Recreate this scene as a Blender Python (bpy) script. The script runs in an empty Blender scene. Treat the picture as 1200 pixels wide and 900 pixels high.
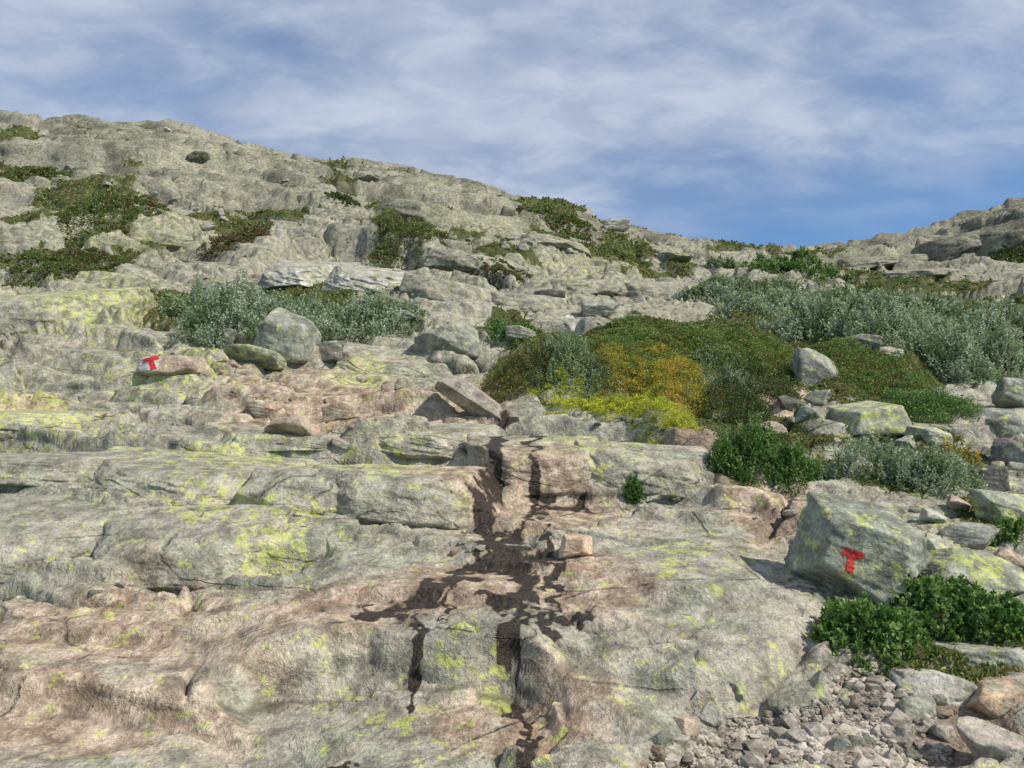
import bpy, bmesh, math, random
import numpy as np
from mathutils import Vector, Matrix
from mathutils.bvhtree import BVHTree
random.seed(7); rng = np.random.default_rng(7)
SC = bpy.context.scene
COL = SC.collection
CAMZ = 1.6; F = 867.0; PITCH = math.radians(5.0)
CP, SP = math.cos(PITCH), math.sin(PITCH)

# ---------------------------------------------------------------- noise
def _h(ix, iy, s):
    n = (ix*374761393 + iy*668265263 + s*974634777) & 0xffffffff
    n = ((n ^ (n >> 13))*1274126177) & 0xffffffff
    return (n ^ (n >> 16)) & 0xffffffff
_ga = np.arange(256)*(2*math.pi/256)
GX, GY = np.cos(_ga), np.sin(_ga)
def perlin(x, y, s=0):
    ix = np.floor(x).astype(np.int64); iy = np.floor(y).astype(np.int64)
    fx = x-ix; fy = y-iy
    u = fx*fx*fx*(fx*(fx*6-15)+10); v = fy*fy*fy*(fy*(fy*6-15)+10)
    def g(a, b):
        k = _h(ix+a, iy+b, s) & 255
        return GX[k]*(fx-a) + GY[k]*(fy-b)
    a = g(0,0); b = g(1,0); c = g(0,1); d = g(1,1)
    p = a+u*(b-a); q = c+u*(d-c)
    return (p+v*(q-p))*1.5
def fbm(x, y, s=0, o=4, gain=.5):
    t = 0; a = 1
    for i in range(o):
        t = t + a*perlin(x, y, s+i*17); x = x*2.03+5.1; y = y*2.03-3.7; a *= gain
    return t
def ridged(x, y, s=0, o=4):
    t = 0; a = 1
    for i in range(o):
        t = t + a*(1-2*np.abs(perlin(x, y, s+i*13))); x = x*2.1+1.7; y = y*2.1+9.2; a *= .5
    return t
def vor(x, y, s=0):
    ix = np.floor(x).astype(np.int64); iy = np.floor(y).astype(np.int64)
    f1 = np.full(x.shape, 9.0); f2 = np.full(x.shape, 9.0)
    idn = np.zeros(x.shape, np.int64); dx1 = np.zeros(x.shape); dy1 = np.zeros(x.shape)
    for a in (-1,0,1):
        for b in (-1,0,1):
            h = _h(ix+a, iy+b, s)
            px = (h & 1023)/1023.0; py = ((h >> 10) & 1023)/1023.0
            dx = x-(ix+a+px); dy = y-(iy+b+py); d = np.sqrt(dx*dx+dy*dy)
            m = d < f1
            f2 = np.where(m, f1, np.minimum(f2, d)); f1 = np.where(m, d, f1)
            idn = np.where(m, h, idn); dx1 = np.where(m, dx, dx1); dy1 = np.where(m, dy, dy1)
    return f1, f2, idn, dx1, dy1
def sstep(x, a, b):
    t = np.clip((x-a)/(b-a), 0, 1); return t*t*(3-2*t)
def lin(x, a, b): return np.clip((x-a)/(b-a), 0, 1)

# ---------------------------------------------------------------- terrain base (survey of the slope)
SKY_P = [-900,-300,0,100,200,300,400,450,500,560,600,650,700,740,790,850,900,1000,1090,1130,1200,1400,2200]
SKY_R = [152,140,146,147,156,179,195,199,210,222,235,245,260,271,281,297,295,288,284,268,252,234,236]
YN = np.array([1.5,2.2,3.0,3.6,4.3,5.2,7,9.5,14.5])
RN = np.array([1560,1196,990,900,795,700,600,503,0.])
YF = np.array([14.5,20,30,42,55,72,90.]); FF = np.array([1,.76,.52,.34,.2,.08,0.])
def base_row(Y, px):
    S = np.interp(px, SKY_P, SKY_R); R14 = np.interp(px, [0,600,1000,1200], [402,405,418,414])
    lY = np.log(np.minimum(Y, 90))
    near = np.interp(lY, np.log(YN[:-1]), RN[:-1])
    t = np.clip((lY-math.log(9.5))/(math.log(14.5)-math.log(9.5)), 0, 1)
    near = near + (R14-503)*t
    f = np.interp(lY, np.log(YF), FF)
    return np.where(Y <= 14.5, near, S+(R14-S)*f)
def surv(x, Y):
    """x,Y -> survey column/row and base height"""
    px = 600+x/Y*F
    for _ in range(3):
        r = base_row(Y, px)
        den = F*CP-(450-r)*SP
        px = 600+x/Y*den
    z = CAMZ + np.minimum(Y, 90)*(F*SP+(450-r)*CP)/den
    e = np.maximum(Y-90, 0)
    z = z + 2.5*(1-np.exp(-e/60)) - .012*np.maximum(e-60, 0)
    return px, r, z
def geo(a, b, n): return np.exp(np.linspace(math.log(a), math.log(b), n, endpoint=False))
YR = np.concatenate([geo(1.5,3.4,60), geo(3.4,14.5,620), geo(14.5,95,500), geo(95,160,30), geo(160,3000,25)])
NY = len(YR); NX = 980
TJ = np.linspace(-1, 1, NX)
WY = .93*YR+1.0
X = WY[:,None]*TJ[None,:]; Y = np.repeat(YR[:,None], NX, 1)
U, V, ZB = surv(X, Y)
def boxblur(a, k, ax):
    pad = [(0,0),(0,0)]; pad[ax] = (k+1, k)
    c = np.cumsum(np.pad(a, pad, mode='edge'), axis=ax)
    n = a.shape[ax]
    return (np.take(c, range(2*k+1, 2*k+1+n), ax)-np.take(c, range(0, n), ax))/(2*k+1)
far = sstep(Y, 80, 95)
ZS = boxblur(boxblur(ZB, 14, 0), 14, 0)
ZB = ZB*far + ZS*(1-far)
ZB[:60] = ZS[:60]
LY = np.log(Y); T = X/Y
A = np.where(Y < 30, Y, 30*(Y/30)**.55)
wu = fbm(T*9, LY*9, 3, 3); wv = fbm(T*9+40, LY*9, 5, 3)
UW = U + 16*wu; VW = V + 10*wv
def blob(cx, cy, rx, ry, soft=.5):
    d = np.sqrt(((UW-cx)/rx)**2+((VW-cy)/ry)**2)
    return 1-sstep(d, 1-soft, 1+soft*.5)
def blobs(L, soft=.5):
    m = np.zeros_like(X)
    for b in L: m = np.maximum(m, blob(b[0], b[1], b[2], b[3], soft)*(b[4] if len(b) > 4 else 1))
    return m
smooth = blobs([(800,680,170,95),(250,740,400,50,.95),(520,700,260,65,.97),(720,830,130,80),(130,860,260,80,.9),(880,760,80,80),(460,840,240,60,.85)], .7)
mound = blobs([(785,446,205,46),(1010,435,90,50),(660,455,80,32)], .6)
gravel = blobs([(940,855,150,50),(1090,850,110,65),(800,888,60,22),(1020,800,50,20)], .35)
Z = ZB.copy()
Z += .007*A*fbm(T*4, LY*4, 11, 2)
def blocks(sx, sy, hgt_, seed, edge, mask, tilt=.8, warp=.07):
    global Z
    wx = warp*fbm(T*sx*1.3, LY*sy*1.3, seed+1, 2); wy = warp*fbm(T*sx*1.3+9, LY*sy*1.3, seed+2, 2)
    f1, f2, idn, dx, dy = vor(T*sx+wx+.25*LY*sy*.5, LY*sy+wy-.12*T*sx, seed)
    r = ((idn >> 3) & 255)/255.; r2 = ((idn >> 9) & 255)/255.-.5; r3 = ((idn >> 15) & 255)/255.-.5
    e = sstep(f2-f1, 0, edge)
    Z += hgt_*A*mask*(e*(r*.9+.35) + e*tilt*(r2*dx*1.6+r3*dy*1.6) - .5)
    return f2-f1, r
bm = (1-.96*smooth)*(1-gravel)*(1-.8*mound)
fb = 1+.15*sstep(Y, 14, 30)
ff = 1+.8*sstep(Y, 14, 30)
e0, r0 = blocks(2.6, 5.5, .026, 57, .05, bm*.9, 1.)
e1, r1 = blocks(6, 13, .019, 61, .07, (.3+.7*sstep(fbm(T*3+7, LY*3, 77, 2), -.3, .3))*bm*fb, 1.3, .04)
e2, r2_ = blocks(15, 30, .0095, 63, .10, (.3+.7*sstep(fbm(T*5+3, LY*5, 79, 2), -.2, .4))*bm*ff, 1.3, .04)
e3, r3_ = blocks(40, 66, .0042, 65, .16, sstep(fbm(T*9+3, LY*9, 83, 2), -.3, .3)*bm*ff*1.1, 1.2, .04)
def inv_row(px, row):
    r = base_row(YR, np.full(NY, float(px))); return float(np.interp(-row, -r, YR))
LEDGES = [
 ([(230,800),(310,778),(450,772),(600,778),(680,806)], .30, 1.0, .04),
 ([(-400,800),(0,806),(150,812),(300,830)], .12, .8, .04),
 ([(-400,600),(0,612),(120,625),(220,622),(330,618),(390,655)], .42, 1.2, .05),
 ([(-400,660),(0,668),(120,676),(260,672),(340,690)], .14, .7, .03),
 ([(-400,530),(0,520),(120,540),(260,548),(400,545),(480,548),(570,566)], .48, 1.1, .05),
 ([(550,522),(650,515),(740,520),(830,545)], .40, .9, .05),
 ([(560,590),(640,585),(700,590),(800,588),(880,598),(950,630)], .14, 1.2, .04),
 ([(60,470),(200,468),(320,482),(420,478),(540,490)], .30, 1.0, .05),
 ([(-300,395),(0,398),(120,400),(250,412),(330,430)], .35, 2.0, .15),
 ([(-300,440),(0,440),(150,448),(260,455)], .26, 1.5, .06),
 ([(360,415),(460,410),(560,430)], .28, 1.2, .06),
 ([(250,325),(330,308),(420,305),(520,325),(640,358)], 1.1, 4, .35),
 ([(600,330),(700,325),(800,345),(840,360)], 1.0, 4, .3),
 ([(-300,300),(0,292),(150,282),(300,290)], 1.1, 5, .5),
 ([(-300,200),(0,190),(150,195),(300,212),(480,238),(600,262)], 2.0, 9, .9),
 ([(480,262),(600,272),(720,292)], 1.5, 7, .6),
 ([(150,230),(300,240),(450,262)], 1.7, 7, .6),
 ([(1080,300),(1130,285),(1300,280)], 2.2, 9, 1.0),
 ([(960,312),(1060,305),(1150,318)], .7, 6, .6),
 ([(720,695),(760,712),(830,718),(880,700)], .12, .5, .03),
 ([(760,815),(820,815),(900,785),(960,740)], .20, .6, .06),
 ([(500,672),(600,668),(680,690)], .06, .5, .02),
 ([(380,705),(520,712),(640,728)], .06, .5, .02),
 ([(0,730),(120,738),(260,728),(330,735)], .07, .5, .02),
 ([(660,840),(700,838),(760,850)], .08, .5, .03),
]
for n_, (pts, H, L, w) in enumerate(LEDGES):
    us = [p[0] for p in pts]; ys = [inv_row(*p) for p in pts]
    yl = np.interp(U, us, ys)
    kx = U/75.+n_*7.3; kk = np.floor(kx).astype(np.int64); fx = kx-kk
    ra = (_h(kk, kk*0+n_, 5) & 255)/255.; rb = (_h(kk+1, kk*0+n_, 5) & 255)/255.
    ja = .014 if n_ in (0,1,3,20,21,22,23) else .03
    yl = yl*(1+ja*(ra+(rb-ra)*lin(fx,.8,1.)-.5)+.003*fbm(T*10, LY*3, 91, 2))
    ext = 70
    fade = sstep(U, us[0]-ext*.3, us[0]+ext)*(1-sstep(U, us[-1]-ext, us[-1]+ext*.3))
    d = Y-yl
    core = np.clip(d/w, -1, 1)*.85+np.clip(d/(w*3), -1, 1)*.15
    prof = core*np.exp(-np.maximum(np.abs(d)-w, 0)/L)
    Z += fade*H*.55*prof*(1+.2*fbm(T*5, LY*3, 93, 2))
def shelves(Zi, st, tx, ty, seed, fr):
    b = Zi+tx*X+ty*Y+st*.5*fbm(X/st*.07, Y/st*.07, seed, 2)
    q = b/st; k = np.floor(q); f = q-k
    g = f*.35+.65*lin(f, .76, .90)
    return (k+g-q)*st*fr
s_near = 1-sstep(Y, 9, 16); s_mid = sstep(Y, 8, 14)*(1-sstep(Y, 26, 42)); s_far = sstep(Y, 26, 42)
sm = (1-.85*smooth)*(1-gravel)*(1-mound)
mk = sstep(fbm(T*4+9, LY*5, 141, 2), -.3, .3)
Z += (shelves(Z, .22, .14, -.05, 143, .75)*s_near + shelves(Z, .6, .22, -.1, 145, .75)*s_mid + shelves(Z, 1.5, .30, -.15, 147, .65)*s_far)*sm*(.15+.85*mk)
Z += .62*mound + .12*mound*fbm(X*1.6, Y*1.6, 95, 3)
Z -= .08*gravel
Z += .10*blob(800, 690, 160, 90, .7)
Z += .08*sstep(Y, 12, 30)*fbm(X*.8, Y*.8, 107, 3)
Z += .20*sstep(Y, 30, 60)*fbm(X*.3, Y*.3, 109, 3)*(1-.6*far)
kx = vor(T*5, LY*9, 201)[2]
cap = 2.4+1.8*((kx >> 5) & 255)/255.
for i in range(61, NY):
    Z[i] = np.minimum(Z[i], Z[i-1]+cap[i]*(YR[i]-YR[i-1]))
for i in range(NY-30, 61, -1):
    Z[i] = np.minimum(Z[i], Z[i+1]+2.5*(YR[i+1]-YR[i]))
for j in range(1, NX):
    Z[:,j] = np.minimum(Z[:,j], Z[:,j-1]+3.5*(TJ[j]-TJ[j-1])*WY)
for j in range(NX-2, -1, -1):
    Z[:,j] = np.minimum(Z[:,j], Z[:,j+1]+3.5*(TJ[j+1]-TJ[j])*WY)
slope = np.gradient(Z, axis=0)/np.gradient(Y, axis=0)
fc0 = boxblur(boxblur(sstep(slope, .8, 1.3), 1, 0), 2, 1)
ZL = boxblur(boxblur(Z, 2, 1), 2, 1)
mixf = np.clip(fc0*1.2, 0, .9)
Z = Z*(1-mixf)+ZL*mixf
fm = (1-.6*smooth)*(1-.95*fc0)
Z += .010*(1-.6*smooth)*fbm(X*1.3, Y*1.3, 101, 2)*np.minimum(1, Y/6)
Z += .006*fm*ridged(X*4.5, Y*4.5, 105, 3)*(1-gravel)
Z += .003*fbm(X*20, Y*20, 111, 2)*(Y < 14)*fm
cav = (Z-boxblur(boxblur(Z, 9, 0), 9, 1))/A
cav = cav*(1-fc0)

def hgt(x, y):
    x = np.asarray(x, float); y = np.asarray(y, float)
    fi = np.interp(y, YR, np.arange(NY)); i = np.clip(fi.astype(int), 0, NY-2); fi = fi-i
    fj = (x/(.93*y+1)+1)/2*(NX-1); j = np.clip(fj.astype(int), 0, NX-2); fj = np.clip(fj-j, 0, 1)
    return (Z[i,j]*(1-fi)*(1-fj)+Z[i+1,j]*fi*(1-fj)+Z[i,j+1]*(1-fi)*fj+Z[i+1,j+1]*fi*fj)
def grd(M, x, y):
    x = np.asarray(x, float); y = np.asarray(y, float)
    i = np.clip(np.interp(y, YR, np.arange(NY)).astype(int), 0, NY-1)
    j = np.clip(((x/(.93*y+1)+1)/2*(NX-1)).astype(int), 0, NX-1)
    return M[i,j]
def ray(px, py):
    den = F*CP-(450-py)*SP
    return (px-600)/den, (F*SP+(450-py)*CP)/den
def at(px, py):
    dx, dz = ray(px, py)
    g = hgt(YR*dx, YR)-(CAMZ+YR*dz)
    k = np.nonzero((g >= 0) & (YR > 2.2))[0]
    i = int(k[0]) if len(k) else NY-90
    y = YR[i]
    if i > 0 and len(k):
        a, b = g[i-1], g[i]; y = YR[i-1]+(YR[i]-YR[i-1])*(0-a)/(b-a+1e-9) if a < 0 else YR[i]
    return float(y*dx), float(y), float(hgt(y*dx, y))

# ---------------------------------------------------------------- masks
vg = blobs([(790,435,215,55),(1020,440,100,55),(650,440,90,38),(1050,390,260,42,1),(290,365,150,30),(440,385,60,20),
 (105,240,72,25),(270,268,56,19),(330,265,40,10),(470,268,54,29),(655,255,52,16),(720,305,56,13),(590,318,50,12),(50,310,84,15),
 (30,272,68,11),(150,350,44,9),(180,300,50,8),(940,305,50,12),(1060,345,110,14),
 (900,540,80,45),(1060,550,110,50),(1100,745,130,55),(1180,620,60,30),(600,385,40,14),(15,205,48,12),(20,175,34,7),(395,228,30,9),
 (780,328,50,8),(530,300,40,11),(640,280,30,8),(90,160,30,4),(860,305,34,8),(310,405,90,12),(640,470,70,12),(850,500,60,25),(1185,305,30,8)], .3)
nv = fbm(T*14, LY*14, 121, 4)
vegr = sstep(nv*.55 - cav*45 - .32 + .25*sstep(Y,10,25)-.75*(Y<9)-.12*sstep(U,900,1000), .12, .42)*sstep(Y, 8, 14)*.9
veg = np.clip(np.maximum(vg*sstep(vg+.3*nv-cav*14, .38, .54), vegr), 0, 1)
veg *= 1-sstep(slope, 1.2, 2.2)*.5
lich = blobs([(100,365,140,45,1.15),(40,490,130,50,1.1),(250,560,150,35,1.1),(440,580,110,50,1.2),(680,555,100,30,1.),(540,770,40,30,1.1),(590,790,30,25,1.2),
 (800,670,70,50,.95),(400,800,60,40,1.),(320,650,70,30,1.),(160,285,140,25,.8),(430,440,70,25,1.1),(240,620,80,35,1.),(780,440,30,20,.5),
 (560,280,150,40,.6),(700,330,120,30,.7),(1020,310,110,20,.6),(250,200,260,40,.4),(1100,660,90,40,1.1),(500,230,120,20,.5),(200,440,120,30,1.1),(850,740,60,40,.6),(170,880,60,20,.8),(470,820,120,40,.8)], .8)
lich = np.maximum(lich, .28)
pink = blobs([(380,480,150,60,1),(200,730,330,55,.85),(600,600,140,40,.95),(620,830,140,60,.8),(900,600,60,60,.9),(100,820,220,70,.72),(40,480,60,20,.9),(900,470,70,40,.8),(560,470,90,40,.7),(680,700,120,50,.75),(520,700,160,40,.8)], .7)
w1 = fbm(T*38, LY*38, 161, 4); w2 = fbm(T*38+9, LY*38, 163, 4); w3 = fbm(T*22+3, LY*22, 165, 3)
PU, PV = U+14*w1+7*wu, V+9*w2+5*wv
def seg(pts, wpx):
    m = np.zeros_like(X)
    for (a, b), (c, d) in zip(pts[:-1], pts[1:]):
        vx, vy = c-a, d-b
        t = np.clip(((PU-a)*vx+(PV-b)*vy)/(vx*vx+vy*vy), 0, 1)
        ds = np.hypot(PU-a-t*vx, (PV-b-t*vy))
        m = np.maximum(m, 1-sstep(ds/(wpx*(1+.7*w3)).clip(4), .0, 2.2))
    return m
wet = np.zeros_like(X)
for p, w_ in (([(592,545),(572,590),(566,645)],9), ([(625,550),(632,600),(598,640),(566,650)],7), ([(566,650),(540,690),(505,712),(430,738)],9), ([(566,650),(598,660),(614,690),(612,740),(606,785),(618,840),(628,930)],11),
              ([(492,735),(478,805)],6), ([(560,670),(610,662),(655,682)],8), ([(560,715),(610,735)],6), ([(300,890),(420,880)],5),
              ([(820,520),(850,560)],9),([(580,508),(600,500)],6),([(640,600),(680,592)],5),([(640,640),(650,700),(640,760)],6),([(530,700),(520,760)],4),([(612,740),(660,745),(690,735)],5)):
    wet = np.maximum(wet, seg(p, w_))
pd = lambda cx, cy, rx, ry: 1-sstep(np.sqrt(((PU-cx)/rx)**2+((PV-cy)/ry)**2), .0, 1.5)
for b in ((535,692,32,10),(455,738,44,7),(630,674,26,9),(602,724,18,11),(570,612,12,15),(612,800,12,18)):
    wet = np.maximum(wet, .88*pd(*b))
wet *= .95
wet = np.maximum(wet, .5*sstep(-cav*120+.3*nv, 1.0, 1.7)*(Y < 12)*(1-smooth))
soil = blobs([(780,494,90,8,.9),(840,540,60,30,.8),(920,620,60,14,.8),(310,420,60,10,.7),(250,415,40,10,.7)], .6)
soil = np.maximum(soil, gravel)
dk = .35*sstep(Y, 9, 30)+.50*sstep(Y, 30, 60)*sstep(nv+.6*fbm(T*6, LY*6, 171, 3), -.7, .3)
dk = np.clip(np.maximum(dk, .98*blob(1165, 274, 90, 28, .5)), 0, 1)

# ---------------------------------------------------------------- mesh helpers
def np_mesh(name, co, faces, smooth=True):
    me = bpy.data.meshes.new(name)
    k = faces.shape[1]
    me.vertices.add(len(co)); me.vertices.foreach_set('co', np.ascontiguousarray(co, dtype=np.float32).ravel())
    me.loops.add(faces.size); me.loops.foreach_set('vertex_index', np.ascontiguousarray(faces, dtype=np.int32).ravel())
    me.polygons.add(len(faces)); me.polygons.foreach_set('loop_start', np.arange(0, faces.size, k, dtype=np.int32))
    me.polygons.foreach_set('loop_total', np.full(len(faces), k, np.int32))
    me.polygons.foreach_set('use_smooth', np.full(len(faces), smooth, bool))
    me.update(calc_edges=True)
    return me
def vcol(me, name, rgb):
    a = me.color_attributes.new(name, 'FLOAT_COLOR', 'POINT')
    c = np.ones((len(rgb), 4), np.float32); c[:,:3] = rgb
    a.data.foreach_set('color', c.ravel())
def link(name, me, mat=None, parent=None, loc=None):
    o = bpy.data.objects.new(name, me); COL.objects.link(o)
    if mat is not None and me is not None and not me.materials: me.materials.append(mat)
    if parent is not None: o.parent = parent
    if loc is not None: o.location = loc
    return o
def tag(o, label, cat, group=None, kind=None):
    o['label'] = label
    if cat: o['category'] = cat
    if group: o['group'] = group
    if kind: o['kind'] = kind
    return o

# ---------------------------------------------------------------- materials
def Nd(nt, typ, ins=None, **props):
    n = nt.nodes.new(typ)
    for k, v in props.items(): setattr(n, k, v)
    for k, v in (ins or {}).items():
        if isinstance(v, bpy.types.NodeSocket): nt.links.new(v, n.inputs[k])
        else: n.inputs[k].default_value = v
    return n
def mx(nt, f, a, b, blend='MIX'):
    c = lambda v: v if isinstance(v, bpy.types.NodeSocket) else (tuple(v)+(1,) if len(v) == 3 else v)
    return Nd(nt, 'ShaderNodeMix', {0:f, 6:c(a), 7:c(b)}, data_type='RGBA', blend_type=blend).outputs[2]
def mt(nt, op, a, b=0., c=0.):
    return Nd(nt, 'ShaderNodeMath', {0:a, 1:b, 2:c}, operation=op).outputs[0]
def mr(nt, v, a, b, c=0., d=1.):
    return Nd(nt, 'ShaderNodeMapRange', {0:v, 1:a, 2:b, 3:c, 4:d}, interpolation_type='SMOOTHSTEP').outputs[0]
def noise(nt, co, sc, det=5, ro=.6, dist=0.):
    return Nd(nt, 'ShaderNodeTexNoise', {'Vector':co, 'Scale':sc, 'Detail':det, 'Roughness':ro, 'Distortion':dist}).outputs[0]
def new_mat(name):
    m = bpy.data.materials.new(name); m.use_nodes = True
    nt = m.node_tree; nt.nodes.clear()
    return m, nt
def rock_mat(name, c1, c2, lichen=.3, crust=.5, terrain=False, bump=1.):
    m, nt = new_mat(name)
    co = Nd(nt, 'ShaderNodeTexCoord').outputs['Object']
    if not terrain:
        r = Nd(nt, 'ShaderNodeObjectInfo').outputs['Random']
        co = Nd(nt, 'ShaderNodeVectorMath', {0:co, 1:Nd(nt, 'ShaderNodeCombineXYZ', {0:mt(nt,'MULTIPLY',r,41.), 1:mt(nt,'MULTIPLY',r,17.), 2:r}).outputs[0]}, operation='ADD').outputs[0]
    off = lambda d: Nd(nt, 'ShaderNodeVectorMath', {0:co, 1:(d, -d, d*.7)}, operation='ADD').outputs[0]
    nM = noise(nt, off(3), 5.5, 6, .66); nF = noise(nt, off(7), 38, 4, .7)
    nL = noise(nt, co, .8, 4, .6); nC = noise(nt, off(11), 2.6, 7, .7); nY = noise(nt, off(19), 8.0, 6, .74)
    col = mx(nt, mr(nt, nL, .36, .64), c1, c2)
    if terrain:
        a1 = Nd(nt, 'ShaderNodeVertexColor', layer_name='m1').outputs[0]; a2 = Nd(nt, 'ShaderNodeVertexColor', layer_name='m2').outputs[0]
        a3 = Nd(nt, 'ShaderNodeVertexColor', layer_name='m3').outputs[0]
        s1 = Nd(nt, 'ShaderNodeSeparateColor', {0:a1}); s2 = Nd(nt, 'ShaderNodeSeparateColor', {0:a2})
        aK = Nd(nt, 'ShaderNodeSeparateColor', {0:a3}).outputs[0]
        aL, aW, aV = s1.outputs[0], s1.outputs[1], s1.outputs[2]; aP, aS, aD = s2.outputs[0], s2.outputs[1], s2.outputs[2]
        pn = noise(nt, off(29), 1.5, 7, .68)
        pf = mr(nt, mt(nt, 'ADD', mt(nt, 'MULTIPLY', aP, .52), pn), .52, .93)
        col = mx(nt, mt(nt,'MULTIPLY',pf,.9), col, mx(nt, mr(nt, nM, .4, .62), (.40,.285,.205), (.49,.39,.30)))
    else:
        aL = lichen
    cf = mr(nt, nC, .56-.16*crust, .64-.1*crust, 0., .7)
    if terrain: cf = mt(nt, 'MULTIPLY', cf, mr(nt, pf, 0., 1.3, 1., .25))
    col = mx(nt, cf, col, (.285,.305,.23))
    col = mx(nt, mr(nt, nC, .57, .67, 0., .5), col, (.47,.455,.40))
    col = mx(nt, 1., col, mx(nt, mr(nt, nM, .3, .7), (.52,.51,.49), (1.34,1.32,1.29)), 'MULTIPLY')
    col = mx(nt, 1., col, mx(nt, mr(nt, nF, .28, .72), (.70,.70,.70), (1.27,1.27,1.25)), 'MULTIPLY')
    nS = noise(nt, off(43), 17, 6, .75)
    col = mx(nt, mr(nt, nS, .60, .68, 0., .8), col, (.06,.058,.05))
    nB = noise(nt, off(47), 2.2, 7, .75)
    col = mx(nt, mr(nt, nB, .58, .69, 0., .6), col, (.12,.11,.09))
    yf = mr(nt, mt(nt, 'ADD', nY, mt(nt, 'MULTIPLY', aL, .122)), .62, .645)
    yf = mt(nt, 'MULTIPLY', yf, mr(nt, nF, .34, .54, .35, .92))
    col = mx(nt, yf, col, mx(nt, mr(nt, nM, .4, .6), (.37,.41,.11), (.57,.59,.20)))
    rough = .85
    if terrain:
        wc = Nd(nt, 'ShaderNodeVectorMath', {0:Nd(nt, 'ShaderNodeTexNoise', {'Vector':co, 'Scale':3.5, 'Detail':4.}).outputs[1], 1:(.07,.07,.07)}, operation='MULTIPLY').outputs[0]
        wc = Nd(nt, 'ShaderNodeVectorMath', {0:off(2), 1:wc}, operation='ADD').outputs[0]
        wc = Nd(nt, 'ShaderNodeMapping', {'Vector':wc, 'Rotation':(.3,.1,.5), 'Scale':(.45,.95,1.3)}).outputs[0]
        vo = Nd(nt, 'ShaderNodeTexVoronoi', {'Vector':wc, 'Scale':1.}, feature='DISTANCE_TO_EDGE').outputs[0]
        ck = mt(nt, 'MULTIPLY', mr(nt, vo, .001, .010, 1., 0.), mr(nt, nC, .44, .56))
        col = mx(nt, mt(nt, 'MULTIPLY', ck, .42), col, (.07,.058,.045))
        col = mx(nt, aK, col, mx(nt, 1., col, mx(nt, mr(nt, noise(nt, off(81), .35, 7, .72), .38, .62), (.27,.27,.255), (.76,.77,.73)), 'MULTIPLY'))
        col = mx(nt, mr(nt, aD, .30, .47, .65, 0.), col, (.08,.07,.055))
        wv_ = mt(nt, 'ADD', aW, mt(nt, 'MULTIPLY', mt(nt, 'SUBTRACT', nM, .5), 1.6))
        wf = mr(nt, wv_, .47, .66)
        col = mx(nt, mr(nt, wv_, .22, .5, 0., .45), col, mx(nt, 1., col, (.48,.41,.34), 'MULTIPLY'))
        col = mx(nt, mt(nt,'MULTIPLY',wf,.96), col, mx(nt, mr(nt, nF, .35, .65), (.012,.009,.008), (.050,.036,.026)))
        sf = mr(nt, mt(nt, 'ADD', aS, mt(nt, 'MULTIPLY', mt(nt, 'SUBTRACT', nM, .5), 1.2)), .4, .62)
        col = mx(nt, sf, col, mx(nt, mr(nt, nF, .3, .7), (.17,.12,.085), (.36,.285,.21)))
        vf = mr(nt, mt(nt, 'ADD', aV, mt(nt, 'MULTIPLY', mt(nt, 'SUBTRACT', nM, .5), 1.)), .42, .6)
        vc = mx(nt, mr(nt, nB, .4, .6), (.05,.07,.02), (.10,.095,.03))
        col = mx(nt, vf, col, vc)
        rough = mr(nt, wf, 0., 1., .85, .4)
    hb = mt(nt, 'ADD', mt(nt, 'MULTIPLY', nM, .055), mt(nt, 'MULTIPLY', nF, .010))
    hb = mt(nt, 'ADD', hb, mt(nt, 'MULTIPLY', nB, .06))
    hb = mt(nt, 'ADD', hb, mt(nt, 'MULTIPLY', nS, .014))
    if terrain: hb = mt(nt, 'ADD', hb, mt(nt, 'MULTIPLY', ck, -.02))
    bp = Nd(nt, 'ShaderNodeBump', {'Strength':1., 'Distance':bump, 'Height':hb}).outputs[0]
    b = Nd(nt, 'ShaderNodeBsdfPrincipled', {'Base Color':col, 'Roughness':rough, 'Normal':bp, 'Specular IOR Level':.25})
    Nd(nt, 'ShaderNodeOutputMaterial', {0:b.outputs[0]})
    return m
M_ter = rock_mat('slope_rock', (.315,.305,.25), (.41,.38,.315), terrain=True, bump=1.)
M_grey = rock_mat('grey_stone', (.24,.25,.22), (.33,.325,.29), .35, .7, bump=.6)
M_tb = rock_mat('green_grey_stone', (.22,.24,.20), (.30,.305,.265), .5, .8, bump=.6)
M_lich = rock_mat('lichened_stone', (.27,.285,.225), (.35,.35,.285), .8, .8, bump=.6)
M_brown = rock_mat('brown_stone', (.35,.265,.20), (.43,.35,.27), .0, .1, bump=.45)
M_gb = rock_mat('grey_brown_stone', (.28,.25,.21), (.37,.33,.28), .0, .2, bump=.4)
M_tt = rock_mat('tan_stone', (.36,.285,.225), (.45,.375,.31), .0, .1, bump=.35)
M_orange = rock_mat('rust_stone', (.52,.35,.22), (.58,.44,.31), .0, .0, bump=.36)
M_pale = rock_mat('pale_stone', (.36,.345,.30), (.45,.43,.375), .1, .3, bump=.5)
M_white = rock_mat('whitish_slab', (.35,.34,.31), (.48,.465,.43), .45, .6, bump=1.)
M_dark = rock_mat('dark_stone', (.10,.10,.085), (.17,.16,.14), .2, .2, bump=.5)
M_peb = rock_mat('loose_stone', (.355,.32,.27), (.47,.43,.37), .0, .1, bump=.3)
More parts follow.
